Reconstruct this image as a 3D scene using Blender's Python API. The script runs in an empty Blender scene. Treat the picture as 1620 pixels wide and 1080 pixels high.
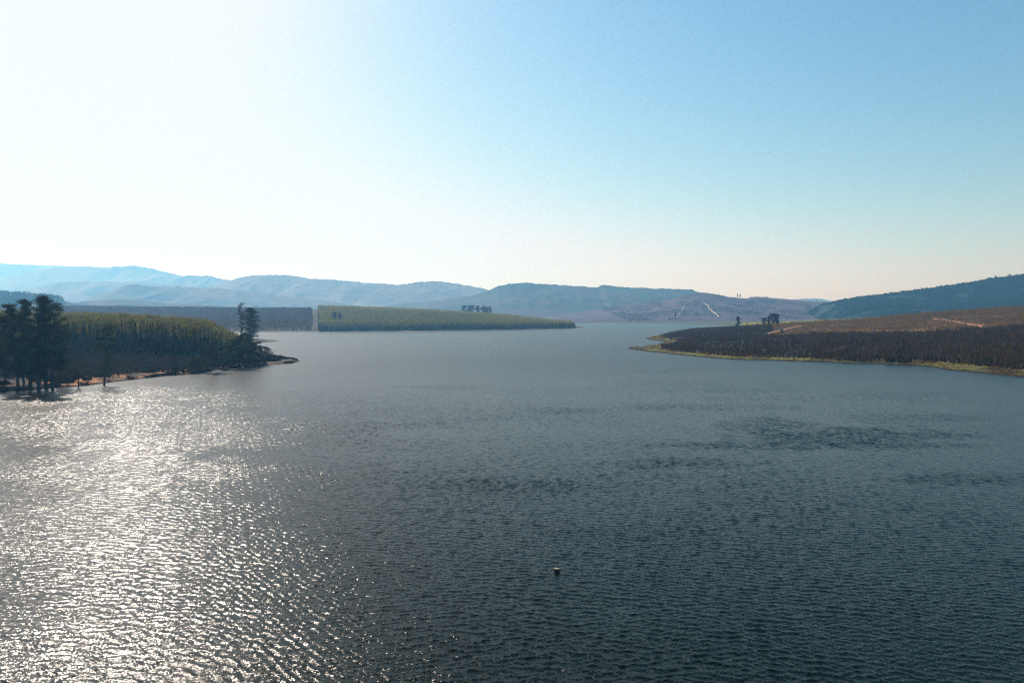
import bpy, math, random
import numpy as np
R = math.radians
S = bpy.context.scene
COL = S.collection

# ------------------------------------------------------------------ camera, sky, sun, exposure
H = 30.0; F = 1080.0; HOR = 497.0            # camera height (m), focal length and horizon row in photo pixels
PITCH = math.atan((540 - HOR) / F)
cam_d = bpy.data.cameras.new('camera'); cam = bpy.data.objects.new('camera', cam_d); COL.objects.link(cam)
cam_d.sensor_width = 36; cam_d.lens = 24; cam_d.clip_start = 1; cam_d.clip_end = 60000
cam.location = (0, 0, H); cam.rotation_euler = (math.pi / 2 - PITCH, 0, 0)
S.camera = cam

SUN_EL = 39.0; SUN_AZ = -36.0                # degrees, azimuth measured from the view axis, negative = left
wd = bpy.data.worlds.new("World"); S.world = wd; wd.use_nodes = True
wn = wd.node_tree.nodes; wl = wd.node_tree.links
bg = wn['Background']; bg.inputs['Strength'].default_value = 0.085
sky = wn.new('ShaderNodeTexSky'); sky.sky_type = 'NISHITA'; sky.sun_disc = False
sky.sun_elevation = R(SUN_EL); sky.sun_rotation = R(SUN_AZ)
sky.altitude = 600; sky.air_density = 1.15; sky.dust_density = 1.3; sky.ozone_density = 1.5
# grade the sky: deeper cyan away from the sun, soft shoulder towards it
EXPO = 0.65; U = 0.085 * 2 ** EXPO
sep = wn.new('ShaderNodeSeparateColor'); cmb = wn.new('ShaderNodeCombineColor'); wl.new(sky.outputs[0], sep.inputs[0])
def wm(op, a, b, c=None):
    n = wn.new('ShaderNodeMath'); n.operation = op
    for k, q in enumerate((a, b, c)):
        if q is None: continue
        if isinstance(q, (int, float)): n.inputs[k].default_value = q
        else: wl.new(q, n.inputs[k])
    return n.outputs[0]
for k, (gain, pw, top) in enumerate(((1.16, 1.45, 0.86), (1.0, 1.08, 0.85), (0.95, 0.95, 0.86))):
    v = wm('MULTIPLY', sep.outputs[k], U); v = wm('POWER', v, pw); v = wm('MULTIPLY', v, gain)
    v = wm('SMOOTH_MIN', v, top, 0.3); wl.new(wm('DIVIDE', v, U), cmb.inputs[k])
wl.new(cmb.outputs[0], bg.inputs['Color'])
sun_d = bpy.data.lights.new('sun', 'SUN'); sun = bpy.data.objects.new('sun', sun_d); COL.objects.link(sun)
sun_d.energy = 4.3; sun_d.angle = R(0.55); sun_d.color = (1.0, 0.965, 0.92)
sun.rotation_euler = (R(90 - SUN_EL), 0, R(-SUN_AZ) + math.pi)
S.view_settings.view_transform = 'Standard'; S.view_settings.look = 'None'
S.view_settings.exposure = EXPO; S.view_settings.gamma = 1.0
S.cycles.use_denoising = True; S.cycles.denoising_prefilter = 'NONE'; S.cycles.filter_width = 1.1
S.cycles.max_bounces = 4; S.cycles.diffuse_bounces = 2; S.cycles.glossy_bounces = 2
S.cycles.transmission_bounces = 2; S.cycles.volume_bounces = 0
S.cycles.sample_clamp_indirect = 4

# ------------------------------------------------------------------ helpers
def W(px, Y): return ((px - 810) / F * Y, Y)
def shore(px, py): return W(px, H * F / (py - HOR))
def ztop(Y, py): return H - Y * (py - HOR) / F

def hash2(ix, iy, s):
    n = (ix.astype(np.int64) * 374761393 + iy.astype(np.int64) * 668265263 + s * 982451653) & 0x7fffffff
    n = ((n ^ (n >> 13)) * 1274126177) & 0x7fffffff
    n = ((n ^ (n >> 15)) * 2246822519) & 0x7fffffff
    return (n & 0xffffff) / float(0xffffff)
def vnoise(x, y, s=0):
    ix = np.floor(x); iy = np.floor(y); fx = x - ix; fy = y - iy
    fx = fx * fx * (3 - 2 * fx); fy = fy * fy * (3 - 2 * fy)
    a = hash2(ix, iy, s); b = hash2(ix + 1, iy, s); c = hash2(ix, iy + 1, s); d = hash2(ix + 1, iy + 1, s)
    return (a + (b - a) * fx) * (1 - fy) + (c + (d - c) * fx) * fy
def fbm(x, y, o=4, s=0):
    t = 0; a = 0.5; n = 0
    for k in range(o):
        t = t + a * vnoise(x * 2 ** k + 17.3 * k, y * 2 ** k - 9.1 * k, s + k); n += a; a *= 0.5
    return t / n
def sstep(a, b, x):
    t = np.clip((x - a) / (b - a), 0, 1); return t * t * (3 - 2 * t)

def make_mesh(name, v, f, mat, cols=None, tint=None, smooth=False):
    v = np.asarray(v, dtype=np.float32); f = np.asarray(f, dtype=np.int32)
    me = bpy.data.meshes.new(name); k = f.shape[1]
    me.vertices.add(len(v)); me.vertices.foreach_set('co', v.ravel())
    me.loops.add(f.size); me.loops.foreach_set('vertex_index', f.ravel())
    me.polygons.add(len(f)); me.polygons.foreach_set('loop_start', np.arange(0, f.size, k, dtype=np.int32))
    me.polygons.foreach_set('loop_total', np.full(len(f), k, dtype=np.int32))
    if smooth: me.polygons.foreach_set('use_smooth', np.ones(len(f), dtype=bool))
    me.update(calc_edges=True)
    if cols is not None:
        a = me.color_attributes.new('cover', 'FLOAT_COLOR', 'POINT')
        a.data.foreach_set('color', np.hstack([cols, np.ones((len(v), 1))]).astype(np.float32).ravel())
    if tint is not None:
        a = me.attributes.new('tint', 'FLOAT', 'POINT'); a.data.foreach_set('value', np.asarray(tint, dtype=np.float32))
    me.materials.append(mat)
    return me
def obj(name, me, parent=None, loc=(0, 0, 0), rz=0, sc=1):
    o = bpy.data.objects.new(name, me); COL.objects.link(o)
    o.location = loc; o.rotation_euler = (0, 0, rz); o.scale = (sc, sc, sc) if not isinstance(sc, tuple) else sc
    if parent: o.parent = parent
    return o
def tag(o, label=None, cat=None, group=None, kind=None):
    if label: o['label'] = label
    if cat: o['category'] = cat
    if group: o['group'] = group
    if kind: o['kind'] = kind
    return o

# ------------------------------------------------------------------ materials
def mat_new(name):
    m = bpy.data.materials.new(name); m.use_nodes = True; nt = m.node_tree
    for n in list(nt.nodes): nt.nodes.remove(n)
    out = nt.nodes.new('ShaderNodeOutputMaterial'); return m, nt, out
def N(nt, t, **kw):
    n = nt.nodes.new(t)
    for k, v in kw.items():
        if k in n.inputs: n.inputs[k].default_value = v
        else: setattr(n, k, v)
    return n
def foliage(name, dark, light, scale=0.25, trans=0.3, glow=(1.6, 1.5, 0.7)):
    m, nt, out = mat_new(name)
    at = N(nt, 'ShaderNodeAttribute', attribute_name='tint')
    oi = N(nt, 'ShaderNodeObjectInfo')
    geo = N(nt, 'ShaderNodeNewGeometry')
    no = N(nt, 'ShaderNodeTexNoise', Scale=scale); no.inputs['Detail'].default_value = 3
    nt.links.new(geo.outputs['Position'], no.inputs['Vector'])
    a = N(nt, 'ShaderNodeMath', operation='ADD'); nt.links.new(at.outputs['Fac'], a.inputs[0]); nt.links.new(no.outputs[0], a.inputs[1])
    b = N(nt, 'ShaderNodeMath', operation='MULTIPLY_ADD'); nt.links.new(oi.outputs['Random'], b.inputs[0]); b.inputs[1].default_value = 0.25; nt.links.new(a.outputs[0], b.inputs[2])
    mr = N(nt, 'ShaderNodeMapRange'); mr.inputs[1].default_value = 0.45; mr.inputs[2].default_value = 1.6; nt.links.new(b.outputs[0], mr.inputs[0])
    mx = N(nt, 'ShaderNodeMix', data_type='RGBA'); nt.links.new(mr.outputs[0], mx.inputs[0])
    mx.inputs[6].default_value = (*dark, 1); mx.inputs[7].default_value = (*light, 1)
    d = N(nt, 'ShaderNodeBsdfDiffuse'); t = N(nt, 'ShaderNodeBsdfTranslucent')
    nt.links.new(mx.outputs[2], d.inputs['Color']); 
    gl = N(nt, 'ShaderNodeVectorMath', operation='MULTIPLY'); nt.links.new(mx.outputs[2], gl.inputs[0]); gl.inputs[1].default_value = glow
    nt.links.new(gl.outputs[0], t.inputs['Color'])
    ms = N(nt, 'ShaderNodeMixShader'); ms.inputs[0].default_value = trans
    nt.links.new(d.outputs[0], ms.inputs[1]); nt.links.new(t.outputs[0], ms.inputs[2]); nt.links.new(ms.outputs[0], out.inputs[0])
    return m
def rough_mat(name, c1, c2, scale=1.0, bump=0.0, attr=False, detail=5):
    m, nt, out = mat_new(name)
    p = N(nt, 'ShaderNodeBsdfPrincipled', Roughness=0.95); p.inputs['Specular IOR Level'].default_value = 0.1
    geo = N(nt, 'ShaderNodeNewGeometry'); no = N(nt, 'ShaderNodeTexNoise', Scale=scale, Detail=detail)
    nt.links.new(geo.outputs['Position'], no.inputs['Vector'])
    mr = N(nt, 'ShaderNodeMapRange'); mr.inputs[1].default_value = 0.35; mr.inputs[2].default_value = 0.65; nt.links.new(no.outputs[0], mr.inputs[0])
    if attr:
        at = N(nt, 'ShaderNodeAttribute', attribute_name='cover')
        mr.inputs[3].default_value = 0.55; mr.inputs[4].default_value = 1.5
        mx = N(nt, 'ShaderNodeVectorMath', operation='SCALE'); nt.links.new(at.outputs['Color'], mx.inputs[0]); nt.links.new(mr.outputs[0], mx.inputs['Scale'])
        nt.links.new(mx.outputs[0], p.inputs['Base Color'])
    else:
        mx = N(nt, 'ShaderNodeMix', data_type='RGBA'); nt.links.new(mr.outputs[0], mx.inputs[0])
        mx.inputs[6].default_value = (*c1, 1); mx.inputs[7].default_value = (*c2, 1)
        nt.links.new(mx.outputs[2], p.inputs['Base Color'])
    if bump:
        b = N(nt, 'ShaderNodeBump', Strength=1.0, Distance=bump); nt.links.new(no.outputs[0], b.inputs['Height']); nt.links.new(b.outputs[0], p.inputs['Normal'])
    nt.links.new(p.outputs[0], out.inputs[0])
    return m

M_ground = rough_mat('ground_cover', None, None, 0.35, 0.25, attr=True)
M_hill = rough_mat('hill_cover', None, None, 0.02, 1.5, attr=True, detail=8)
M_soil = rough_mat('track_soil', (0.20, 0.085, 0.038), (0.34, 0.16, 0.075), 0.6)
M_pale = rough_mat('track_pale', (0.26, 0.21, 0.18), (0.40, 0.33, 0.28), 0.05)
M_bark = rough_mat('bark', (0.018, 0.014, 0.012), (0.05, 0.038, 0.03), 2.0)
M_gum = foliage('gum_leaves', (0.003, 0.005, 0.004), (0.016, 0.018, 0.009), 0.3, 0.4, (3.5, 3.2, 1.4))
M_grey = foliage('grey_leaves', (0.012, 0.011, 0.009), (0.038, 0.034, 0.024), 0.3, 0.22)
M_pine = foliage('pine_leaves', (0.004, 0.009, 0.008), (0.026, 0.024, 0.008), 0.12, 0.6, (11.0, 9.5, 2.6))
M_wood = foliage('far_wood_leaves', (0.006, 0.012, 0.010), (0.036, 0.034, 0.010), 0.02, 0.65, (15.0, 12.5, 3.6))
M_scrub = foliage('scrub_twigs', (0.012, 0.010, 0.010), (0.038, 0.030, 0.028), 0.15, 0.2)
M_band = foliage('band_twigs', (0.028, 0.025, 0.022), (0.075, 0.055, 0.05), 0.01, 0.3)
M_sap = foliage('sapling_leaves', (0.010, 0.008, 0.003), (0.105, 0.066, 0.022), 0.08, 0.45, (3.6, 3.0, 1.1))
M_bush = foliage('hill_bush_leaves', (0.002, 0.009, 0.005), (0.022, 0.040, 0.018), 0.012, 0.4)
M_wet = rough_mat('wet_wood', (0.012, 0.009, 0.007), (0.03, 0.022, 0.016), 6.0, 0.02)
M_cut = rough_mat('pale_wood', (0.22, 0.18, 0.11), (0.45, 0.39, 0.26), 8.0, 0.01)

# ------------------------------------------------------------------ lake outline (metres) and ground height
A_SHORE = [(-700, 640), (-200, 628), (0, 620.5), (60, 616.5), (130, 611), (150, 608.5), (200, 602), (260, 595), (310, 591.5), (345, 586), (400, 580.5), (430, 577.5), (462, 574.3), (478, 571)]
A_BACK = [(470, 568.5), (455, 566.5), (440, 563.5), (428, 560), (418, 555), (410, 548), (404, 542.6), (415, 542), (430, 540.5), (441, 539.3), (430, 538), (415, 537), (400, 536), (340, 534), (200, 532.5), (0, 532), (-500, 531)]
C_SHORE = [(-600, 526.2), (0, 525.8), (300, 525.2), (500, 525), (600, 524.3), (700, 523.3), (800, 521.8), (860, 520.6), (905, 519.6), (929, 518.6), (920, 517.4), (908, 516), (890, 514), (872, 511.5)]
FAR = [(880, 509.8), (940, 510.6), (1000, 511.4), (1080, 512.6), (1130, 513.8), (1152, 514.8), (1140, 516.2)]
B_SHORE = [(1112, 517.6), (1085, 520.5), (1060, 525), (1040, 530), (1022, 535.5), (1026, 537.5), (1042, 539.2), (1052, 541.5), (1046, 544.3), (1034, 546.5), (1012, 548.8), (992, 550.8), (1002, 553), (1022, 555.8), (1050, 559), (1100, 564), (1160, 568.5), (1230, 570.8), (1310, 573), (1390, 575.5), (1440, 577.6), (1470, 580.5), (1500, 585.5), (1540, 589.5), (1620, 597), (1750, 610), (2100, 650)]
lake = [shore(*p) for p in A_SHORE + A_BACK + C_SHORE + FAR + B_SHORE] + [(420, -500), (-420, -500)]
LP = np.array(lake)
def lake_d(x, y):
    """signed distance to the shoreline: positive on land, negative in the lake"""
    x = np.asarray(x, float); y = np.asarray(y, float); sh = x.shape; x = x.ravel(); y = y.ravel()
    best = np.full(x.shape, 1e18); ins = np.zeros(x.shape, bool)
    n = len(LP)
    for i in range(n):
        ax, ay = LP[i]; bx, by = LP[(i + 1) % n]; dx, dy = bx - ax, by - ay
        t = np.clip(((x - ax) * dx + (y - ay) * dy) / (dx * dx + dy * dy), 0, 1)
        best = np.minimum(best, (x - ax - t * dx) ** 2 + (y - ay - t * dy) ** 2)
        if abs(dy) > 1e-9:
            c = ((ay > y) != (by > y)) & (x < (bx - ax) * (y - ay) / dy + ax); ins ^= c
    d = np.sqrt(best); d = np.where(ins, -d, d)
    d = d + (fbm(x / 14, y / 14, 4, 5) - 0.5) * np.clip(np.hypot(x, y) / 110, 1, 9)
    return d.reshape(sh)
CTRL = [  # (photo column, distance, ground height)
 (-700,400,14),(-200,300,3),(-200,600,14),(-200,850,8),(100,300,2),(100,395,6.5),(100,560,12),(100,750,14),(100,900,6),(270,350,2),(270,410,5),(270,560,9),(240,700,10.5),(250,850,5),(380,400,1.6),(385,470,3),(350,650,6),(400,600,3),(430,440,1.2),(465,425,.8),
 (-600,1300,14),(-600,1700,55),(100,1230,8),(100,1450,24),(100,1750,47),(300,1230,8),(300,1500,26),(300,1750,44),(500,1230,7),(500,1450,23),(500,1750,42),(100,2300,20),(500,2300,15),
 (600,1210,4),(600,1600,30),(700,1230,3),(700,1600,24),(700,1800,29),(800,1330,3),(800,1550,12),(800,1750,18),(900,1480,2),(890,1700,4),(700,2300,8),(850,2150,4),
 (1030,700,1.5),(1050,860,3),(1100,640,2.5),(1100,760,4),(1100,1000,6),(1100,1250,3),(1200,520,2.5),(1200,620,5),(1200,800,9.5),(1200,950,13),(1200,1250,6),(1320,470,2.5),(1320,560,6.5),(1320,700,11.5),(1320,950,18.5),(1320,1300,9),
 (1480,440,3.5),(1480,540,9.5),(1480,640,15),(1480,800,23),(1480,980,31),(1480,1300,18),(1620,400,4.5),(1620,540,13),(1620,700,23),(1620,850,32),(1620,1000,40),(1620,1350,26),(1900,450,13),(1900,800,36),(1900,1200,52),(2400,600,45),
 (1200,1900,8),(1500,1800,14),(1800,2000,40),(1100,2300,4),(950,2600,4),
 (400,4000,10),(1200,4000,10),(-600,4000,10),(2200,4000,10),(810,8000,10),(0,8000,10),(1600,8000,10),(810,12000,10),(-600,2500,20)]
CP = np.array([(*W(a, b), c) for a, b, c in CTRL]); CC = 60.0
def _ker(r2): return np.sqrt(r2 + CC * CC)
_K = _ker((CP[:, None, 0] - CP[None, :, 0]) ** 2 + (CP[:, None, 1] - CP[None, :, 1]) ** 2)
_m = CP[:, 2].mean(); _w = np.linalg.solve(_K - 3e3 * 0 * np.eye(len(CP)), CP[:, 2] - _m)
def gz(x, y, d=None):
    x = np.asarray(x, float); y = np.asarray(y, float)
    if d is None: d = lake_d(x, y)
    z = np.full(x.shape, _m)
    for (cx, cy, _), w in zip(CP, _w): z = z + w * _ker((x - cx) ** 2 + (y - cy) ** 2)
    z = np.clip(z, 1.0, 75)
    rr = np.hypot(x, y)
    z = z + (fbm(x / 60, y / 60, 4, 11) - 0.5) * 2.4 * sstep(5, 60, d) + (fbm(x / 5, y / 5, 3, 12) - 0.5) * 0.5
    land = 0.25 + np.minimum(np.maximum(d, 0) * 0.12, 0.7) + (z - 0.9) * sstep(0, 45, d)
    land = np.where(d > 0, land * np.clip(d / 2.5, 0, 1) , 0)
    return np.where(d > 0, np.maximum(land, np.minimum(d * 0.1, 0.3)), np.maximum(d * 0.25, -2.5))

def in_poly(px, Yv, poly):
    ins = np.zeros(px.shape, bool); n = len(poly)
    for i in range(n):
        ax, ay = poly[i]; bx, by = poly[(i + 1) % n]
        if abs(by - ay) < 1e-9: continue
        ins ^= ((ay > Yv) != (by > Yv)) & (px < (bx - ax) * (Yv - ay) / (by - ay) + ax)
    return ins
P_PINE = [(-260, 385), (90, 398), (270, 412), (340, 424), (376, 440), (380, 520), (372, 620), (330, 700), (200, 770), (-260, 800)]
P_SCRUB = [(-300, 285), (95, 296), (200, 322), (300, 348), (335, 364), (372, 405), (374, 432), (340, 420), (270, 408), (90, 394), (-300, 380)]
P_BAND = [(-600, 1165), (200, 1168), (494, 1172), (494, 1800), (-600, 1850)]
P_WOOD = [(504, 1160), (640, 1170), (760, 1215), (850, 1300), (895, 1400), (910, 1470), (905, 1620), (860, 1720), (760, 1840), (504, 1850)]
P_LOW = [(1290, 380), (1470, 395), (1540, 372), (1640, 340), (1850, 300), (1850, 640), (1620, 625), (1480, 620), (1380, 640), (1280, 690)]
P_SAP = [(1045, 570), (1100, 480), (1290, 410), (1290, 690), (1225, 700), (1222, 1080), (1100, 1150), (1035, 960), (1058, 770), (1045, 700)]
P_CLEAR = [(1222, 700), (1280, 690), (1380, 640), (1480, 620), (1620, 625), (1850, 640), (1850, 1150), (1222, 1100)]
P_STRIP = [(1175, 1320), (1300, 1180), (1700, 1180), (1700, 1700), (1175, 1600)]

# ------------------------------------------------------------------ ground: one sheet out to the horizon
def polar_faces(nr, na, closed=False):
    i = np.arange(nr - 1)[:, None] * na; j = np.arange(na if closed else na - 1)[None, :]
    j2 = (j + 1) % na
    return np.stack([i + j, i + j2, i + na + j2, i + na + j], -1).reshape(-1, 4)
def build_ground():
    ang = np.concatenate([np.linspace(-180, -48, 90, endpoint=False), np.linspace(-48, 48, 1000, endpoint=False), np.linspace(48, 180, 90, endpoint=False)])
    rr = np.concatenate([[40], np.exp(np.arange(math.log(150), math.log(2600), 0.0052)), np.exp(np.linspace(math.log(2600), math.log(13500), 60))])
    A, Rr = np.meshgrid(np.radians(ang), rr); x = Rr * np.sin(A); y = Rr * np.cos(A)
    d = lake_d(x, y); z = gz(x, y, d)
    px = 810 + F * x / np.maximum(y, 1); 
    n1 = fbm(x / 9, y / 9, 4, 21); n2 = fbm(x / 40, y / 40, 3, 22)
    c = np.zeros(x.shape + (3,)); c[:] = (0.04, 0.036, 0.02)
    def put(mask, col):
        m = np.clip(mask, 0, 1)[..., None]; c[:] = c * (1 - m) + np.array(col) * m
    inf = y > 50
    side_a = inf & (px < 560) & (y < 960); side_b = inf & (px > 960) & (y < 1250)
    put(side_a * 1.0, (0.03, 0.022, 0.015))
    put(side_a * sstep(0.45, 0.58, n1) * (d < 20) * (px < 300), (0.34, 0.145, 0.05))
    put(side_a * sstep(0.5, 0.6, n1) * (d < 14) * (px >= 300), (0.10, 0.055, 0.024))
    put(side_a * (px > 425) * sstep(0.35, 0.5, n2) * (d > 2.5), (0.055, 0.055, 0.014))
    put(side_a * (d < 2.2), (0.02, 0.015, 0.01))
    put(side_b * 1.0, (0.026, 0.018, 0.010))
    g = sstep(0.38, 0.5, fbm(x / 25, y / 25, 3, 31) + 0.10)
    put(side_b * (d < 24) * g, (0.095, 0.095, 0.014))
    put(side_b * (d < 24) * sstep(0.55, 0.62, n1), (0.07, 0.048, 0.02))
    put(side_b * (d < 3.5), (0.022, 0.018, 0.011))
    cl = in_poly(px, y, P_CLEAR)
    put(cl * 0.9, (0.024, 0.017, 0.010))
    put(cl * sstep(0.52, 0.6, fbm(x / 30, y / 12, 4, 33)) * (y < 880), (0.10, 0.052, 0.028))
    far = inf & (y > 1000) & (px < 1000)
    put(far * 1.0, (0.055, 0.042, 0.028)); put(far * (d < 5), (0.16, 0.11, 0.075))
    put((inf & (y > 1500) & (px > 1000)) * 1.0, (0.055, 0.065, 0.028))
    put((inf & (y > 1500) & (px > 1000)) * sstep(0.5, 0.6, n2), (0.07, 0.055, 0.04))
    v = np.stack([x, y, z], -1).reshape(-1, 3)
    me = make_mesh('ground', v, polar_faces(len(rr), len(ang), True), M_ground, c.reshape(-1, 3), smooth=True)
    tag(obj('ground', me), kind='structure')
build_ground()

# ------------------------------------------------------------------ water
def build_water():
    rng = np.random.RandomState(3)
    ang = np.concatenate([np.linspace(-180, -44, 60, endpoint=False), np.arange(-44, 44, 0.052), np.linspace(44, 180, 60, endpoint=False)])
    rr = [38.0]
    while rr[-1] < 330: rr.append(rr[-1] + max(0.13, 0.0021 * rr[-1]))
    while rr[-1] < 3000: rr.append(rr[-1] * 1.012)
    rr = np.array([3.0, 18.0] + rr); A, Rr = np.meshgrid(np.radians(ang), rr)
    x = (Rr * np.sin(A)).astype(np.float32); y = (Rr * np.cos(A)).astype(np.float32)
    dr = np.gradient(rr)[:, None]; da = np.radians(np.gradient(ang))[None, :]
    sp = np.maximum(dr, Rr * da).astype(np.float32)
    X = x.copy(); Y = y.copy(); Z = np.zeros_like(x)
    # gusts: stretches of steeper and of calmer ripples
    gust = 0.45 + 1.05 * fbm(x / 60 + .3 * y / 60, y / 34, 4, 71)
    for px, py, wx, wy, a in [(1225, 672, 80, 13, .6), (1350, 690, 170, 15, .8), (1200, 630, 90, 6, .3), (900, 650, 90, 5, .45), (1080, 607, 130, 6, .35), (1400, 625, 110, 8, .4), (1300, 590, 80, 4, .3),
                              (960, 552, 90, 3, .4), (900, 536, 70, 1.6, .4), (1000, 527, 60, 1.2, .4), (430, 724, 190, 14, -.16), (640, 688, 120, 9, -.16), (250, 672, 420, 44, .7), (150, 1000, 460, 130, -.16), (260, 628, 330, 16, .6), (170, 748, 340, 36, .3), (1120, 645, 170, 6, .4), (1460, 662, 120, 8, .5), (1300, 706, 230, 8, .45), (1000, 588, 120, 3.5, .4), (1170, 618, 120, 5, .4), (1420, 600, 110, 4, .3), (700, 612, 90, 4, .3), (1050, 735, 160, 9, .25), (1520, 760, 120, 14, .3), (820, 770, 160, 10, .2), (650, 552, 280, 24, -.45), (1250, 610, 40, 4, .3)]:
        r0 = H * F / (py - HOR); ux = (810 + F * x / np.maximum(y, 1) - px) / wx; uy = (HOR + H * F / np.maximum(y, 30) - py) / wy
        wob = fbm(x / 9 / (r0 / 180), y / 9 / (r0 / 180), 4, 90) - .5; q = ux * ux + uy * uy + wob * 2.4 + (y < 30) * 99
        gust = gust + a * (2.6 if a > 0 and px > 500 else 1.5) * (1 - sstep(-.2, 1.7, q))
    gust = gust * (1 - .5 * sstep(380, 1100, np.hypot(x, y)))
    gust = np.clip(gust, .3, 2.8).astype(np.float32)
    for lam, k in zip(np.exp(rng.uniform(math.log(0.42), math.log(2.1), 64)), range(64)):
        th = R(rng.normal(7, 22 if lam > .8 else 34)); dx, dy = np.float32(math.sin(th)), np.float32(math.cos(th))
        kk = np.float32(2 * math.pi / lam); st = 0.025 * (1.3 if 0.5 < lam < 1.2 else 0.85) * (1.0 if lam < 1.4 else 0.6)
        amp = ((st / kk) * sstep(2.0, 3.6, lam / sp) * gust).astype(np.float32)
        ph = kk * (dx * x + dy * y) + np.float32(rng.uniform(0, 6.28))
        Z += amp * np.cos(ph); q = amp * np.sin(ph); X -= q * dx; Y -= q * dy
    v = np.stack([X, Y, Z], -1).reshape(-1, 3)
    m, nt, out = mat_new('lake_water')
    p = N(nt, 'ShaderNodeBsdfPrincipled'); p.inputs['Base Color'].default_value = (0.002, 0.006, 0.005, 1)
    p.inputs['IOR'].default_value = 1.21; p.inputs['Specular Tint'].default_value = (0.72, 0.62, 0.56, 1)
    geo = N(nt, 'ShaderNodeNewGeometry')
    ln = N(nt, 'ShaderNodeVectorMath', operation='LENGTH'); nt.links.new(geo.outputs['Position'], ln.inputs[0])
    def noise_slope(sx, sy, rot, detail, amp_link):
        mp = N(nt, 'ShaderNodeMapping'); mp.inputs['Scale'].default_value = (sx, sy, 1); mp.inputs['Rotation'].default_value = (0, 0, rot)
        nt.links.new(geo.outputs['Position'], mp.inputs['Vector'])
        no = N(nt, 'ShaderNodeTexNoise', Scale=1.0, Detail=detail, Roughness=0.55); nt.links.new(mp.outputs[0], no.inputs['Vector'])
        sb = N(nt, 'ShaderNodeVectorMath', operation='SUBTRACT'); nt.links.new(no.outputs['Color'], sb.inputs[0]); sb.inputs[1].default_value = (0.5, 0.5, 0.5)
        mu = N(nt, 'ShaderNodeVectorMath', operation='MULTIPLY'); nt.links.new(sb.outputs[0], mu.inputs[0]); mu.inputs[1].default_value = (0.8, 1.2, 0)
        sc = N(nt, 'ShaderNodeVectorMath', operation='SCALE'); nt.links.new(mu.outputs[0], sc.inputs[0])
        nt.links.new(amp_link, sc.inputs['Scale'])
        return sc.outputs[0]
    # wind patches: rougher and smoother stretches of the surface
    wr = N(nt, 'ShaderNodeAttribute', attribute_name='tint')
    def dist_amp(near, far, d0, d1):
        mr = N(nt, 'ShaderNodeMapRange'); mr.inputs[1].default_value = d0; mr.inputs[2].default_value = d1
        mr.inputs[3].default_value = near; mr.inputs[4].default_value = far; nt.links.new(ln.outputs['Value'], mr.inputs[0])
        ml = N(nt, 'ShaderNodeMath', operation='MULTIPLY'); nt.links.new(mr.outputs[0], ml.inputs[0]); nt.links.new(wr.outputs['Fac'], ml.inputs[1])
        return ml.outputs[0]
    s1 = noise_slope(6.0, 11.0, R(6), 3.0, dist_amp(1.35, 0.42, 60, 260))
    s2 = noise_slope(1.0, 2.2, R(-8), 2.0, dist_amp(0.36, 0.44, 80, 300))
    ad = N(nt, 'ShaderNodeVectorMath', operation='ADD'); nt.links.new(s1, ad.inputs[0]); nt.links.new(s2, ad.inputs[1])
    ad2 = N(nt, 'ShaderNodeVectorMath', operation='ADD'); nt.links.new(ad.outputs[0], ad2.inputs[0]); nt.links.new(geo.outputs['Normal'], ad2.inputs[1])
    nm = N(nt, 'ShaderNodeVectorMath', operation='NORMALIZE'); nt.links.new(ad2.outputs[0], nm.inputs[0])
    nt.links.new(nm.outputs[0], p.inputs['Normal'])
    rg = N(nt, 'ShaderNodeMapRange'); rg.inputs[1].default_value = 85; rg.inputs[2].default_value = 420
    rg.inputs[3].default_value = 0.19; rg.inputs[4].default_value = 0.33; nt.links.new(ln.outputs['Value'], rg.inputs[0])
    nt.links.new(rg.outputs[0], p.inputs['Roughness']); nt.links.new(p.outputs[0], out.inputs[0])
    me = make_mesh('water', v, polar_faces(len(rr), len(ang), True), m, smooth=True, tint=gust.ravel())
    tag(obj('water', me), kind='structure')
build_water()

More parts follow.
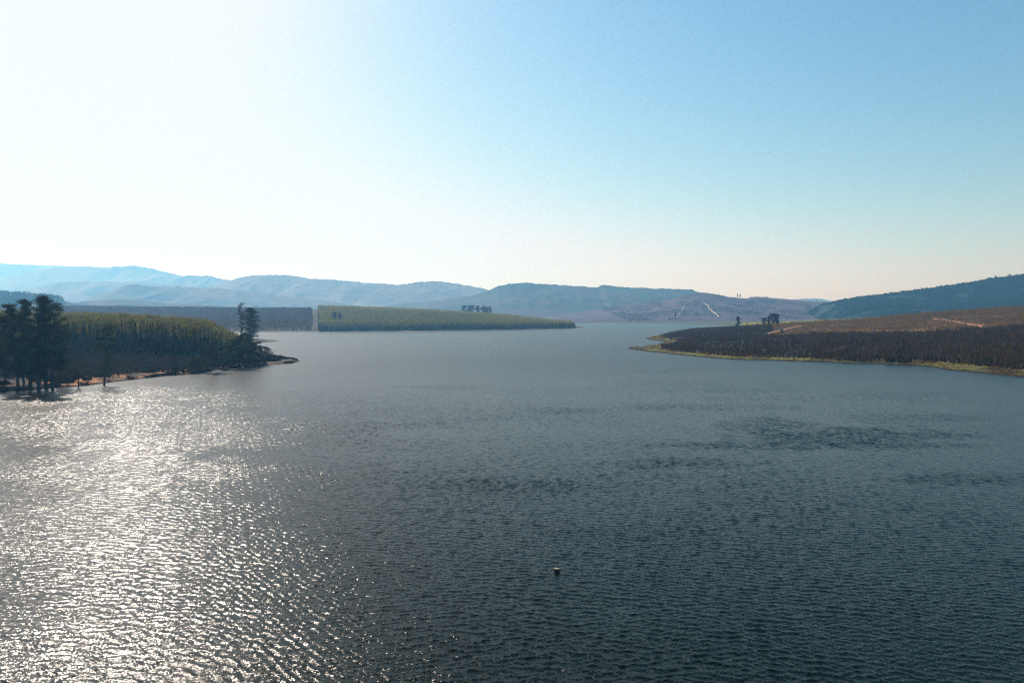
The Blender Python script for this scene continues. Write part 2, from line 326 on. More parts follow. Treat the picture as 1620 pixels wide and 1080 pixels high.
# ------------------------------------------------------------------ hills
HILLS = {}
def ridge(name, pts, D, wf, wb, base=-4, seed=0, cols=((0.08, 0.06, 0.05), (0.11, 0.08, 0.065)), nx=420, ny=110, rough=0.35, crest_noise=1.0, curve=1.15):
    P = np.array(pts, float); x0, x1 = W(P[0, 0], D)[0], W(P[-1, 0], D)[0]
    cx = W(P[:, 0], D)[0]; cz = ztop(D, P[:, 1])
    def h(x, y):
        yy = y
        zc = np.interp(x * D / np.maximum(yy, 1) * 0.35 + x * 0.65, cx, cz)
        zc = zc + (fbm(x / (D * 0.012), y * 0 + 3.7, 4, seed) - 0.5) * D * 0.0022 * crest_noise
        zc = zc + (fbm(x / 22, y * 0 + 9.1, 3, seed + 1) - 0.5) * min(D * .0018, 9) * crest_noise * sstep(-.08 * wf, 0, -abs(y - D)) 
        e = sstep(x0, x0 + (x1 - x0) * 0.06, x) * (1 - sstep(x1 - (x1 - x0) * 0.06, x1, x))
        t = np.where(y < D, (y - (D - wf)) / wf, 1 - (y - D) / wb); t = np.clip(t, 0, 1)
        s = np.where(y < D, t ** curve * (1 - 0.12 * (1 - t)), sstep(0, 1, t))
        n = np.abs(fbm(x / (wf * 0.32), y / (wf * 0.6), 4, seed + 3) * 2 - 1) * 1.6
        f = 1 - rough * np.clip(n, 0, 1) * (4 * t * (1 - t))
        n2 = (fbm(x / 60, y / 60, 3, seed + 9) - 0.5) * 8 * t * (1 - t)
        return base + (zc - base) * s * f * e + n2
    xs = np.linspace(x0, x1, nx); ys = np.concatenate([np.linspace(D - wf, D, ny), np.linspace(D, D + wb, 14)[1:]])
    X, Y = np.meshgrid(xs, ys); Z = h(X, Y)
    mixv = np.clip(sstep(0.42, 0.6, fbm(X / (wf * .14), Y / (wf * .14), 5, seed + 5)), 0, 1)[..., None]
    c = np.array(cols[0]) * (1 - mixv) + np.array(cols[1]) * mixv
    me = make_mesh(name, np.stack([X, Y, Z], -1).reshape(-1, 3), polar_faces(len(ys), nx), M_hill, c.reshape(-1, 3), smooth=True)
    tag(obj(name, me), kind='structure')
    HILLS[name] = (h, D, wf)
    return h
ridge('hill_far_pale', [(-700, 425), (-300, 412), (-100, 414), (0, 417), (60, 419.5), (130, 422), (200, 432), (330, 450), (500, 480)], 11000, 1900, 1200, seed=101)
ridge('hill_pale', [(-700, 470), (-200, 452), (0, 443), (40, 433), (80, 425.5), (130, 422), (175, 423.5), (183, 421), (192, 422.5), (215, 420.5), (232, 423), (262, 430), (292, 437), (330, 445), (420, 462), (520, 485)], 9000, 1700, 1100, seed=111)
ridge('hill_shoulder', [(230, 470), (280, 441), (298, 435.5), (330, 436.5), (352, 441), (380, 446), (450, 462), (520, 480)], 8000, 1200, 900, seed=121)
ridge('hill_middle_left', [(-500, 490), (0, 470), (50, 457), (80, 449), (110, 446), (200, 445.5), (300, 452), (420, 465), (520, 480)], 6600, 1300, 900, seed=131)
ridge('hill_long', [(250, 490), (330, 455), (365, 444), (390, 437), (400, 435.5), (450, 435), (475, 438), (495, 441.5), (520, 442), (545, 444), (580, 447), (630, 451), (645, 449), (665, 446.5), (695, 445), (720, 448), (760, 455), (785, 463), (840, 480), (900, 495)], 6000, 1500, 1000, seed=141)
ridge('hill_lower_left', [(60, 495), (140, 474), (165, 463), (200, 451), (216, 449.5), (240, 453), (262, 454), (285, 453.5), (310, 455), (340, 455), (390, 461), (470, 470), (560, 482), (620, 492)], 4800, 1000, 800, seed=151, cols=((0.03, 0.035, 0.03), (0.08, 0.06, 0.05)))
ridge('hill_central', [(560, 495), (620, 482), (700, 474), (745, 468), (775, 459), (790, 452), (805, 449), (832, 446.5), (845, 448.5), (900, 452), (945, 454.5), (953, 450.5), (985, 454), (1040, 456.5), (1095, 458), (1100, 461.5), (1160, 475), (1260, 490)], 4400, 1200, 900, seed=161, cols=((0.018, 0.028, 0.015), (0.045, 0.036, 0.03)))
ridge('hill_peak_right', [(1220, 490), (1250, 474), (1275, 471.5), (1300, 473), (1320, 477), (1360, 490)], 8500, 900, 700, seed=171)
hM = ridge('hill_with_tracks', [(820, 512), (880, 498), (950, 488), (1005, 481), (1060, 473), (1085, 467), (1112, 463), (1130, 465.5), (1150, 469), (1170, 471.5), (1182, 472), (1190, 469.5), (1230, 472), (1290, 477), (1330, 481), (1400, 484), (1700, 500)], 3200, 900, 700, seed=181,
           cols=((0.045, 0.032, 0.044), (0.070, 0.048, 0.060)), rough=0.18, curve=0.95, nx=700, ny=200, crest_noise=0.6)
hR = ridge('hill_right_slope', [(1230, 512), (1275, 500), (1306, 482), (1335, 476.5), (1362, 470), (1395, 467), (1440, 461), (1470, 456.5), (1500, 453), (1535, 448), (1570, 442), (1600, 439), (1622, 435), (1700, 424), (1850, 412), (2100, 405), (2400, 440)], 2600, 1000, 900, seed=191,
           cols=((0.003, 0.014, 0.010), (0.014, 0.026, 0.016)), rough=0.4, nx=700, ny=200)
hL = ridge('hill_left_wooded', [(-700, 455), (-300, 455), (-50, 463), (0, 465.5), (40, 468), (70, 470), (92, 474), (100, 484), (125, 492), (170, 497)], 2400, 650, 700, seed=201, cols=((0.018, 0.028, 0.015), (0.045, 0.036, 0.03)), rough=0.25, crest_noise=0.4)
ridge('hill_treed_foot', [(90, 500), (115, 479), (140, 476), (175, 473), (215, 475), (260, 479), (330, 483), (400, 490)], 3300, 700, 600, seed=211, cols=((0.018, 0.028, 0.015), (0.045, 0.036, 0.03)), crest_noise=0.6)

# ------------------------------------------------------------------ tracks draped over the terrain
def hit(px, py, hf, Y0, Y1):
    ys = np.linspace(Y0, Y1, 3000); xs = (px - 810) / F * ys; zr = ztop(ys, py); g = hf(xs, ys)
    k = np.argmax(g >= zr); return float(xs[k]), float(ys[k])
TRK = []
def drape(name, pts, width, hf, mat, lift, seed=0):
    if hf is gz: TRK.extend((*np.array(a) * (1 - t) + np.array(b) * t, width) for a, b in zip(pts[:-1], pts[1:]) for t in np.linspace(0, 1, 14))
    P = np.array(pts, float); seg = np.hypot(*np.diff(P, axis=0).T); s = np.concatenate([[0], np.cumsum(seg)])
    n = max(4, int(s[-1] / (width * 0.5))); t = np.linspace(0, s[-1], n)
    x = np.interp(t, s, P[:, 0]); y = np.interp(t, s, P[:, 1])
    x += (fbm(t / (width * 4), t * 0 + seed, 3, 300 + seed) - 0.5) * width * 1.2
    tx = np.gradient(x); ty = np.gradient(y); L = np.hypot(tx, ty); nx, ny = -ty / L, tx / L
    cols = []
    for k in range(5):
        o = (k - 2) / 2 * width * 0.5 * (0.75 + 0.5 * fbm(t / (width * 1.5), t * 0 + 7 * k, 2, 310 + seed))
        X = x + nx * o; Y = y + ny * o; cols.append(np.stack([X, Y, hf(X, Y) + lift * (1 if 0 < k < 4 else -1.0)], -1))
    v = np.stack(cols, 1).reshape(-1, 3)
    return tag(obj(name, make_mesh(name, v, polar_faces(n, 5), mat, smooth=True)), kind='structure')
drape('pale_track', [hit(px, py, hM, 2320, 3200) for px, py in [(1065, 508), (1070, 503), (1073, 500), (1080, 490), (1081, 486), (1083, 483), (1089, 479), (1096, 476)]], 5.5, hM, M_pale, 3.2, 1)
drape('pale_track', [hit(px, py, hM, 2320, 3200) for px, py in [(1110, 478), (1114, 481), (1120, 484), (1122, 489), (1126, 492), (1131, 496), (1137, 501)]], 5, hM, M_pale, 3.2, 2)
drape('dirt_firebreak', [W(499, y) for y in (1168, 1300, 1450, 1600, 1740)], 2.4, gz, M_bark, 0.5, 3)
drape('dirt_track', [hit(px, py, gz, 610, 1050) for px, py in [(1478, 504), (1500, 507.5), (1530, 512), (1560, 517.5)]], 6.5, gz, M_soil, 0.5, 4)
drape('dirt_track', [hit(px, py, gz, 560, 1050) for px, py in [(1212, 529), (1232, 524), (1250, 519), (1268, 515)]], 7, gz, M_soil, 0.5, 5)
drape('dirt_track', [hit(px, py, gz, 560, 1050) for px, py in [(1280, 521), (1340, 521.5), (1420, 522), (1480, 522.5), (1560, 521.5), (1640, 521)]], 3, gz, M_soil, 0.25, 6)
drape('dirt_track', [hit(px, py, gz, 250, 400) for px, py in [(-60, 613), (0, 611), (40, 607), (90, 605), (150, 603), (200, 598.5), (250, 592), (300, 586), (345, 579), (395, 577.5), (420, 571)]], 1.7, gz, M_soil, 0.12, 7)
for k, (px, py, w) in enumerate([(1036, 545.5, 5), (1068, 534.5, 5), (1044, 532, 3.5), (1145, 557, 4.5)]):
    a = hit(px - 9, py + 1, gz, 400, 1000); b = hit(px + 10, py + .4, gz, 400, 1000)
    drape('bare_soil', [a, ((a[0] + b[0]) / 2, (a[1] + b[1]) / 2 + 1), b], w, gz, M_soil, 0.18, 20 + k)

# ------------------------------------------------------------------ vegetation templates (vertices, faces, tint)
def tpl_conifer(seed, whorls=9, per=7, width=0.2, tips=1.0, lo=0.08):
    """unit-height conical young tree of many small branch blades"""
    r = np.random.RandomState(seed); V = []; T = []
    for w in range(whorls):
        t = lo + (1 - lo) * (w / whorls); rad = width * (1 - t) ** 0.85 + 0.010
        for k in range(per):
            a = r.uniform(0, 6.283); rr = rad * r.uniform(0.6, 1.15); z = t + r.uniform(-.03, .03)
            dx, dy = math.cos(a), math.sin(a); wd = rr * 0.45 + 0.012; tt = r.uniform(0, 1)
            up = r.uniform(0.02, 0.10)
            V += [(dx * rr * .1 - dy * wd * .5, dy * rr * .1 + dx * wd * .5, z + up), (dx * rr * .1 + dy * wd * .5, dy * rr * .1 - dx * wd * .5, z + up + .02), (dx * rr, dy * rr, z - r.uniform(-.02, .03))]
            T += [tt] * 3
    for k in range(3):
        a = r.uniform(0, 6.28); V += [(math.cos(a) * .015, math.sin(a) * .015, .93), (-math.cos(a) * .015, -math.sin(a) * .015, .93), (0, 0, 1.04)]; T += [.8] * 3
    for k in range(6):   # inner core cone, added to block sun leaking through the crown
        a, b = k * 1.047, (k + 1) * 1.047; q = width * .62
        V += [(math.cos(a) * q, math.sin(a) * q, 0), (math.cos(b) * q, math.sin(b) * q, 0), (0, 0, .86)]; T += [.3] * 3
    V = np.array(V); return V, np.arange(len(V)).reshape(-1, 3), np.array(T)
def tpl_bush(seed, n=24, w=0.5, size=0.22, lo=0.05):
    r = np.random.RandomState(seed); V = []; T = []
    for k in range(n):
        u = r.normal(size=3); u /= np.linalg.norm(u); q = r.uniform(.45, 1.0)
        c = np.array([u[0] * w * q, u[1] * w * q, lo + (1 - lo) * (0.5 + 0.5 * u[2] * q)])
        a = r.normal(size=3); b = r.normal(size=3); a /= np.linalg.norm(a); b /= np.linalg.norm(b)
        s = size * r.uniform(.6, 1.2); V += [c - a * s * .5, c + a * s * .5, c + b * s * .8]; T += [r.uniform(0, 1)] * 3
    V = np.array(V); return V, np.arange(len(V)).reshape(-1, 3), np.array(T)
def grid_pts(poly, hf, step, seed, jit=0.28, dmin=None, rot=0.0):
    """rows of planting positions inside a (column, distance) outline"""
    r = np.random.RandomState(seed); Q = np.array([W(*p) for p in poly]); lo = Q.min(0); hi = Q.max(0)
    c = (lo + hi) / 2; Rm = np.hypot(*(hi - lo)) / 2 + step
    g = np.arange(-Rm, Rm, step); X, Y = np.meshgrid(g, g); X = X.ravel() + r.uniform(-jit, jit, X.size) * step; Y = Y.ravel() + r.uniform(-jit, jit, Y.size) * step
    cr, sr = math.cos(rot), math.sin(rot); x = c[0] + X * cr - Y * sr; y = c[1] + X * sr + Y * cr
    ok = y > 50; x, y = x[ok], y[ok]
    ok = in_poly(810 + F * x / y, y, poly); x, y = x[ok], y[ok]
    ok = np.ones(len(x), bool)
    for tx, ty, w in TRK: ok &= ((x - tx) ** 2 + ((y - ty) * (.45 if ty < 1100 else 1)) ** 2) > (w * .62 + .5) ** 2
    x, y = x[ok], y[ok]
    if dmin is not None: d = lake_d(x, y); ok = d > dmin; x, y = x[ok], y[ok]
    return x, y, hf(x, y)
def bake(name, tpls, x, y, z, h, mat, seed=0, wscale=(0.85, 1.2)):
    r = np.random.RandomState(seed); VV = []; FF = []; TT = []; off = 0
    which = r.randint(0, len(tpls), len(x)); a = r.uniform(0, 6.28, len(x)); ws = r.uniform(*wscale, len(x)); tn = r.uniform(-.15, .15, len(x))
    for k, (V, Fc, T) in enumerate(tpls):
        m = which == k
        if not m.any(): continue
        ca, sa = np.cos(a[m])[:, None], np.sin(a[m])[:, None]; hh = h[m][:, None]; w = hh * ws[m][:, None]
        vx = (V[None, :, 0] * ca - V[None, :, 1] * sa) * w + x[m][:, None]; vy = (V[None, :, 0] * sa + V[None, :, 1] * ca) * w + y[m][:, None]
        vz = V[None, :, 2] * hh + z[m][:, None]
        VV.append(np.stack([vx, vy, vz], -1).reshape(-1, 3)); n = m.sum()
        FF.append((Fc[None] + (np.arange(n) * len(V))[:, None, None]).reshape(-1, 3) + off); off += n * len(V)
        TT.append((T[None] + tn[m][:, None]).ravel())
    return make_mesh(name, np.concatenate(VV), np.concatenate(FF), mat, tint=np.concatenate(TT))
def stuff(name, me, label, cat): return tag(obj(name, me), label, cat, kind='stuff')

rnd = np.random.RandomState(7)
def individuals(name, tpls, mat, x, y, z, h, label, cat, group, seed, n=300, shift=None):
    """the n nearest become objects of their own; returns a mask of the rest"""
    dist = np.hypot(x, y) + (0 if shift is None else shift); order = np.argsort(dist); pick = order[:n]; r = random.Random(seed)
    mes = [make_mesh(name, V, Fc, mat, tint=T) for V, Fc, T in tpls]
    for i in pick:
        w = h[i] * r.uniform(.9, 1.15)
        tag(obj(name, mes[r.randrange(len(mes))], loc=(x[i], y[i], z[i] - .05), rz=r.uniform(0, 6.28), sc=(w, w, h[i])), label, cat, group)
    m = np.ones(len(x), bool); m[pick] = False; return m

# tall plantation behind the left shore
x, y, z = grid_pts(P_PINE, gz, 3.1, 1, rot=.35)
px = 810 + F * x / y
h = (15.5 + 3.2 * rnd.uniform(-1, 1, len(x))) * (0.62 + .38 * sstep(384, 320, px)) * (0.86 + .28 * fbm(x / 50, y / 50, 3, 55))
vis = px > -30
near_t = [tpl_conifer(400 + k, 20, 11, 0.20, lo=.03) for k in range(5)]; mid_t = [tpl_conifer(420 + k, 12, 8, 0.21, lo=.03) for k in range(5)]
rest = individuals('plantation_pine', near_t, M_pine, x[vis], y[vis], z[vis], h[vis], 'tall narrow plantation tree in the front rows of the dark wood behind the left shore', 'tree', 'front-row trees of the left plantation', 1, shift=abs(px[vis] - 200) * 0.0)
xr, yr, zr, hr = [np.concatenate([q[vis][rest], q[~vis]]) for q in (x, y, z, h)]
stuff('plantation_wood', bake('plantation_wood', mid_t, xr, yr, zr, hr, M_pine, 2), 'dense sunlit tops of the planted wood on the left shore', 'wood')
# grey scrub field in front of it
x, y, z = grid_pts(P_SCRUB, gz, 1.7, 3, rot=.2, dmin=13)
stuff('scrub', bake('scrub', [tpl_bush(500 + k, 26, .55, .3) for k in range(5)], x, y, z, rnd.uniform(1.3, 2.6, len(x)), M_scrub, 4), 'grey brown scrub field between the left shore and the dark wood', 'scrub')
# far grey slope on the left
x, y, z = grid_pts(P_BAND, gz, 6.0, 5, rot=.5, dmin=9)
stuff('young_plantation', bake('young_plantation', [tpl_bush(520 + k, 9, .5, .6) for k in range(5)], x, y, z, rnd.uniform(3, 6, len(x)), M_band, 6), 'long grey slope of young planting across the water on the left', 'plantation')
# far green wood in the centre
x, y, z = grid_pts(P_WOOD, gz, 4.6, 7, rot=.1, dmin=10)
px = 810 + F * x / y
stuff('far_wood', bake('far_wood', [tpl_conifer(540 + k, 6, 5, 0.28, lo=.02) for k in range(6)], x, y, z, rnd.uniform(9.5, 14.5, len(x)), M_wood, 8), 'flat topped green planted wood on the far point in the middle', 'wood')
# right peninsula
x, y, z = grid_pts(P_LOW, gz, 3.1, 9, rot=.25, dmin=4)
px = 810 + F * x / y; k = lake_d(x, y) > 15 - 10 * ((px > 1318) & (px < 1455)) + 4 * (px > 1480); x, y, z = x[k], y[k], z[k]
px = 810 + F * x / y; k = (fbm(x / 9, y / 9, 3, 67) > .33); x, y, z, px = x[k], y[k], z[k], px[k]; h = rnd.uniform(2.0, 4.8, len(x)) * (0.45 + 1.0 * fbm(x / 16, y / 16, 3, 66)); vis = (px < 1640)
rest = individuals('young_tree', [tpl_conifer(600 + k, 10, 9, 0.40, lo=.02) for k in range(5)], M_sap, x[vis], y[vis], z[vis], h[vis], 'young dark plantation tree in the dense rows just above the right bank', 'tree', 'lowest rows of trees on the right peninsula', 2)
xr, yr, zr, hr = [np.concatenate([q[vis][rest], q[~vis]]) for q in (x, y, z, h)]
x, y, z = grid_pts(P_SAP, gz, 3.3, 10, rot=.6, dmin=14); k = (fbm(x / 9, y / 9, 3, 68) > .34); x, y, z = x[k], y[k], z[k]; h = rnd.uniform(1.5, 3.6, len(x)) * (0.5 + .9 * fbm(x / 18, y / 18, 3, 69))
xr, yr, zr, hr = [np.concatenate(q) for q in ((xr, x), (yr, y), (zr, z), (hr, h))]
stuff('young_wood', bake('young_wood', [tpl_conifer(620 + k, 6, 6, 0.45, lo=.02) for k in range(6)], xr, yr, zr, hr, M_sap, 11), 'brownish green young wood covering the right peninsula', 'wood')
x, y, z = grid_pts(P_CLEAR, gz, 4.6, 12, jit=.2, rot=.25)
keep = (fbm(x / 40, y / 40, 3, 77) + .25 * sstep(820, 1000, y)) > .36; x, y, z = x[keep], y[keep], z[keep]
stuff('low_shrubs', bake('low_shrubs', [tpl_bush(640 + k, 12, .55, .5) for k in range(5)], x, y, z, rnd.uniform(1.2, 3.0, len(x)), M_sap, 13), 'rows of low shrubs on the brown clearing above the right wood', 'shrubs')
x, y, z = grid_pts(P_STRIP, gz, 7, 14, rot=.2)
stuff('green_strip_wood', bake('green_strip_wood', [tpl_bush(660 + k, 10, .5, .5) for k in range(4)], x, y, z, rnd.uniform(4, 9, len(x)), M_wood, 15), 'strip of green wood beyond the crest of the right peninsula', 'wood')
# low growth along the banks
for nm, lo_px, hi_px, y1, mt, lab in (('bank_weeds', 985, 1700, 900, M_sap, 'dark weeds and low growth along the grassy right bank'), ('bank_weeds', -40, 470, 480, M_scrub, 'dark weeds and low growth along the soil of the left bank')):
    x = rnd.uniform(W(lo_px, y1)[0] if lo_px < 810 else W(lo_px, 330)[0], W(hi_px, y1)[0] if hi_px > 810 else W(hi_px, 300)[0], 260000); y = rnd.uniform(240, y1, 260000); px = 810 + F * x / y
    k = (px > lo_px) & (px < hi_px); x, y = x[k], y[k]; d = lake_d(x, y)
    k = (d > .8) & (d < 22) & (fbm(x / 7, y / 7, 3, 95) > .60 + .0 * (lo_px > 810) - .12 * (d < 3)); x, y, d = x[k][:26000], y[k][:26000], d[k][:26000]
    stuff(nm, bake(nm, [tpl_bush(740 + q, 9, .7, .6) for q in range(4)], x, y, gz(x, y) - .05, rnd.uniform(.3, 1.1, len(x)) * (1 + .5 * (d > 8)), mt, 19), lab, 'weeds')
# trees over the right-hand and left-hand hills
x = rnd.uniform(W(1240, 2600)[0], W(1760, 2600)[0], 42000); y = rnd.uniform(1650, 2680, 42000)
k = (fbm(x / 130, y / 130, 4, 81) > .33); x, y = x[k], y[k]
stuff('hillside_trees', bake('hillside_trees', [tpl_bush(680 + k, 10, .55, .55) for k in range(5)], x, y, hR(x, y) - .5, rnd.uniform(3, 9, len(x)), M_bush, 16), 'patchy trees and bushes over the right hillside', 'trees')
x = rnd.uniform(W(-160, 2400)[0], W(96, 2400)[0], 5200); y = rnd.uniform(1850, 2440, 5200)
stuff('hilltop_wood', bake('hilltop_wood', [tpl_bush(700 + k, 10, .5, .5) for k in range(5)], x, y, hL(x, y) - .5, rnd.uniform(8, 16, len(x)), M_bush, 17), 'blue hazy wood on the low hill at the left edge', 'wood')
x = rnd.uniform(W(960, 3000)[0], W(1420, 3200)[0], 9000); y = rnd.uniform(2420, 3230, 9000)
k = (fbm(x / 90, y / 90, 4, 85) > .5); x, y = x[k], y[k]
stuff('slope_bushes', bake('slope_bushes', [tpl_bush(720 + k, 6, .6, .7) for k in range(4)], x, y, hM(x, y) - .5, rnd.uniform(2.5, 6, len(x)), M_bush, 18), 'scattered bushes on the purple slope with pale tracks', 'bushes')

# ------------------------------------------------------------------ single trees
def tube(path, radii, sides=6):
    P = np.array(path, float); n = len(P); T = np.gradient(P, axis=0); T /= np.linalg.norm(T, axis=1)[:, None] + 1e-9
    ref = np.array([1.0, .13, 0]); U = np.cross(T, ref); U /= np.linalg.norm(U, axis=1)[:, None] + 1e-9; Vv = np.cross(T, U)
    a = np.linspace(0, 2 * math.pi, sides, endpoint=False); r = np.array(radii)[:, None, None]
    v = P[:, None] + r * (U[:, None] * np.cos(a)[None, :, None] + Vv[:, None] * np.sin(a)[None, :, None])
    return v.reshape(-1, 3), polar_faces(n, sides, True)
def gum(seed, h, spread, lo=0.25, nlimb=26, clump=0.09, per=70, leaf=0.42, top=1.0, flat=.6, stems=1, mat=None, lean=0.0, droop=0.0, profile=None, thick=None):
    """a tree: trunk with limbs, crown of small leaf faces gathered in clumps at the limb ends"""
    r = np.random.RandomState(seed); TV = []; TF = []; toff = 0; LV = []; LT = []
    def add(v, f):
        nonlocal toff
        TV.append(v); TF.append(f + toff); toff += len(v)
    prof = profile or (lambda t: 0.55 + 0.45 * math.sin(min(1, t * 1.15) * math.pi) if t < .85 else .62)
    for s in range(stems):
        off = r.uniform(-.6, .6, 2) * (stems > 1) * spread * .25; hh = h * (1 if s == 0 else r.uniform(.8, .95)); tr = thick or h * 0.0125
        n = 9; zz = np.linspace(-.4, hh * .96, n); wob = np.cumsum(r.normal(0, hh * .006, (n, 2)), axis=0)
        path = np.stack([off[0] + wob[:, 0] + lean * (zz / hh) ** 2, off[1] + wob[:, 1], zz], -1)
        rad = tr * (1.15 - zz / hh) ** .8; rad[0] *= 1.5; add(*tube(path, rad, 7))
        for k in range(nlimb // stems):
            t = lo + (1 - lo) * (k + r.uniform(0, 1)) / (nlimb // stems); t = min(t, .97)
            a = r.uniform(0, 6.283); L = spread * prof((t - lo) / (1 - lo)) * r.uniform(.45, 1.05)
            b = np.array([np.interp(t * hh, zz, path[:, 0]), np.interp(t * hh, zz, path[:, 1]), t * hh])
            up = L * r.uniform(.15, .75) * (1 - droop) - droop * L * .3
            e = b + np.array([math.cos(a) * L, math.sin(a) * L, up]); e[2] = min(e[2], hh * 1.0)
            mid = (b + e) / 2 + np.array([0, 0, -up * .15]) + r.normal(0, L * .06, 3)
            add(*tube([b, mid, e], [tr * .32 * (1.1 - t), tr * .2 * (1.1 - t), tr * .08], 4))
            for q, (c0, sc) in enumerate(((e, 1.0), ((b + e) / 2, .75))):
                cr = h * clump * r.uniform(.65, 1.2) * sc * (1 if t < .9 else top); m = int(per * sc * r.uniform(.7, 1.2))
                u = r.normal(size=(m, 3)); u /= np.linalg.norm(u, axis=1)[:, None]; qd = r.uniform(0, 1, (m, 1)) ** .45
                c = c0 + u * qd * cr * np.array([1.15, 1.15, flat]) * (0.8 + .4 * r.uniform(size=(m, 1)))
                A = r.normal(size=(m, 3)); B = r.normal(size=(m, 3)); A /= np.linalg.norm(A, axis=1)[:, None]; B /= np.linalg.norm(B, axis=1)[:, None]
                sz = leaf * r.uniform(.5, 1.2, (m, 1)); LV.append(np.stack([c - A * sz * .5, c + A * sz * .5, c + B * sz * .8], 1).reshape(-1, 3))
                LT.append(np.repeat(r.uniform(.1, .9) * .5 + r.uniform(0, .5, m), 3))
    TVc = np.concatenate(TV)
    tm = make_mesh('trunk', TVc, np.concatenate(TF), M_bark, smooth=True)
    LVc = np.concatenate(LV); lm = make_mesh('crown', LVc, np.arange(len(LVc)).reshape(-1, 3), mat or M_gum, tint=np.concatenate(LT))
    return tm, lm
def plant(name, px, Y, top_py, label, group=None, cat='tree', hf=gz, meshes=None, thin=1.0, **kw):
    x, yy = W(px, Y); z = float(hf(np.array([x]), np.array([yy]))[0]); h = ztop(Y, top_py) - z
    root = bpy.data.objects.new(name, None); COL.objects.link(root); root.location = (x, yy, z - .15)
    tag(root, label, cat, group)
    if meshes is None: tm, lm = gum(int(px * 7 + Y) % 9999, h, **kw)
    else:
        tm, lm, h0 = meshes; root.scale = (h / h0 * thin, h / h0 * thin, h / h0); root.rotation_euler = (0, 0, (px * 13 % 6.28))
    obj('trunk', tm, root); obj('crown', lm, root); return root

G1 = 'tall gum trees at the water edge on the left shore'
near = dict(leaf=.5, nlimb=72, clump=.050, per=95)
plant('gum_tree', 27, 271, 481, 'tall gum with a small round domed top, leftmost of the tall shore clump', G1, spread=3.4, lo=.16, lean=-3.2, **near)
plant('gum_tree', 44, 273, 474, 'tall gum just left of the tallest one in the shore clump', G1, spread=3.7, lo=.07, **near)
plant('gum_tree', 56, 270, 467, 'tallest gum in the thick clump at the left water edge', G1, spread=4.0, lo=.07, **near)
plant('gum_tree', 69, 274, 474, 'tall gum just right of the tallest one in the shore clump', G1, spread=3.7, lo=.07, **near)
plant('gum_tree', 83, 270, 478, 'tall gum with layered open top and bare trunk, right end of the shore clump', G1, spread=5.0, lo=.3, lean=.8, leaf=.55, nlimb=34, clump=.05, per=80)
plant('gum_tree', 6, 284, 500, 'gum tree partly cut by the left frame edge behind the shore clump', G1, spread=3.7, lo=.07, **near)
plant('gum_tree', 36, 280, 505, 'shorter gum filling the gap behind the leftmost tall trunk', G1, spread=5, lo=.12, **near)
plant('gum_tree', 92, 281, 515, 'shorter dark gum right behind the bare trunk of the shore clump', G1, spread=4, lo=.25, **near)
G2 = 'sparse shore trees right of the tall clump'
plant('sparse_tree', 103, 286, 552, 'sparse grey leafless-looking tree right beside the tall clump', G2, spread=4.4, lo=.15, mat=M_grey, leaf=.5, nlimb=26, clump=.1, per=26)
plant('sparse_tree', 122, 278, 558, 'low thin grey tree at the water edge between the clump and the lone tree', G2, spread=3.2, lo=.15, mat=M_grey, leaf=.5, nlimb=20, clump=.1, per=28)
plant('gum_tree', 163, 286, 515, 'lone open crowned gum leaning over the shore track', None, spread=5.4, lo=.24, leaf=.5, nlimb=34, clump=.07, per=62)
G3 = 'dark trees at the end of the left shore'
plant('shore_tree', 309, 352, 566, 'low rounded dark tree at the left end of the point clump', G3, spread=3.6, lo=.15, leaf=.5, nlimb=20, clump=.14, per=80)
plant('shore_tree', 333, 352, 546, 'broad grey green rounded tree overhanging the water before the point', G3, spread=6.0, lo=.1, leaf=.55, nlimb=34, clump=.12, per=90, mat=M_grey)
plant('shore_tree', 352, 372, 556, 'dark tree between the broad rounded tree and the trunks over orange soil', G3, spread=4, lo=.2, leaf=.5, nlimb=24, clump=.11, per=85)
plant('shore_tree', 369, 377, 538, 'dark tree whose trunk crosses the orange soil strip, left of two', G3, spread=4.6, lo=.22, leaf=.55, nlimb=30, clump=.09, per=90)
plant('shore_tree', 381, 382, 529, 'dark tree whose trunk crosses the orange soil strip, right of two', G3, spread=4.8, lo=.22, leaf=.55, nlimb=32, clump=.09, per=90)
plant('shore_tree', 396, 394, 537, 'tall thick dark tree near the tip of the left shore wood', G3, spread=5, lo=.1, leaf=.6, nlimb=34, clump=.09, per=100)
plant('shore_tree', 404, 402, 541, 'thick dark tree standing last in the left shore wood', G3, spread=4, lo=.08, leaf=.6, nlimb=28, clump=.1, per=90)
plant('shore_tree', 392, 440, 527, 'dark pointed tree behind the last shore trees', G3, spread=4, lo=.08, leaf=.6, nlimb=28, clump=.1, per=80)
plant('shore_tree', 388, 388, 548, 'low dense dark tree filling under the two tall trees by the water', G3, spread=4.4, lo=.03, leaf=.55, nlimb=26, clump=.15, per=90)
plant('shore_tree', 360, 392, 545, 'dark broad tree behind the two trunks over orange soil', G3, spread=5, lo=.05, leaf=.55, nlimb=28, clump=.12, per=90)
plant('shore_tree', 411, 415, 549, 'slim dark upright tree at the edge of the left wood beside the water', G3, spread=2.4, lo=.05, leaf=.5, nlimb=20, clump=.12, per=60)
plant('bush', 423, 428, 549, 'round dark bush standing alone on the grassy point', None, 'bush', spread=3.6, lo=.1, leaf=.5, nlimb=20, clump=.2, per=70)
plant('bush', 442, 428, 561, 'tiny dark bush out on the tip of the grassy point', None, 'bush', spread=.7, lo=.1, leaf=.35, nlimb=8, clump=.25, per=30)
plant('gum_tree', 381, 540, 479, 'thin ragged gum rising above the left wood beside the rounded tree', None, spread=2.6, lo=.12, leaf=.7, nlimb=34, clump=.035, per=34, mat=M_grey, top=1.9)
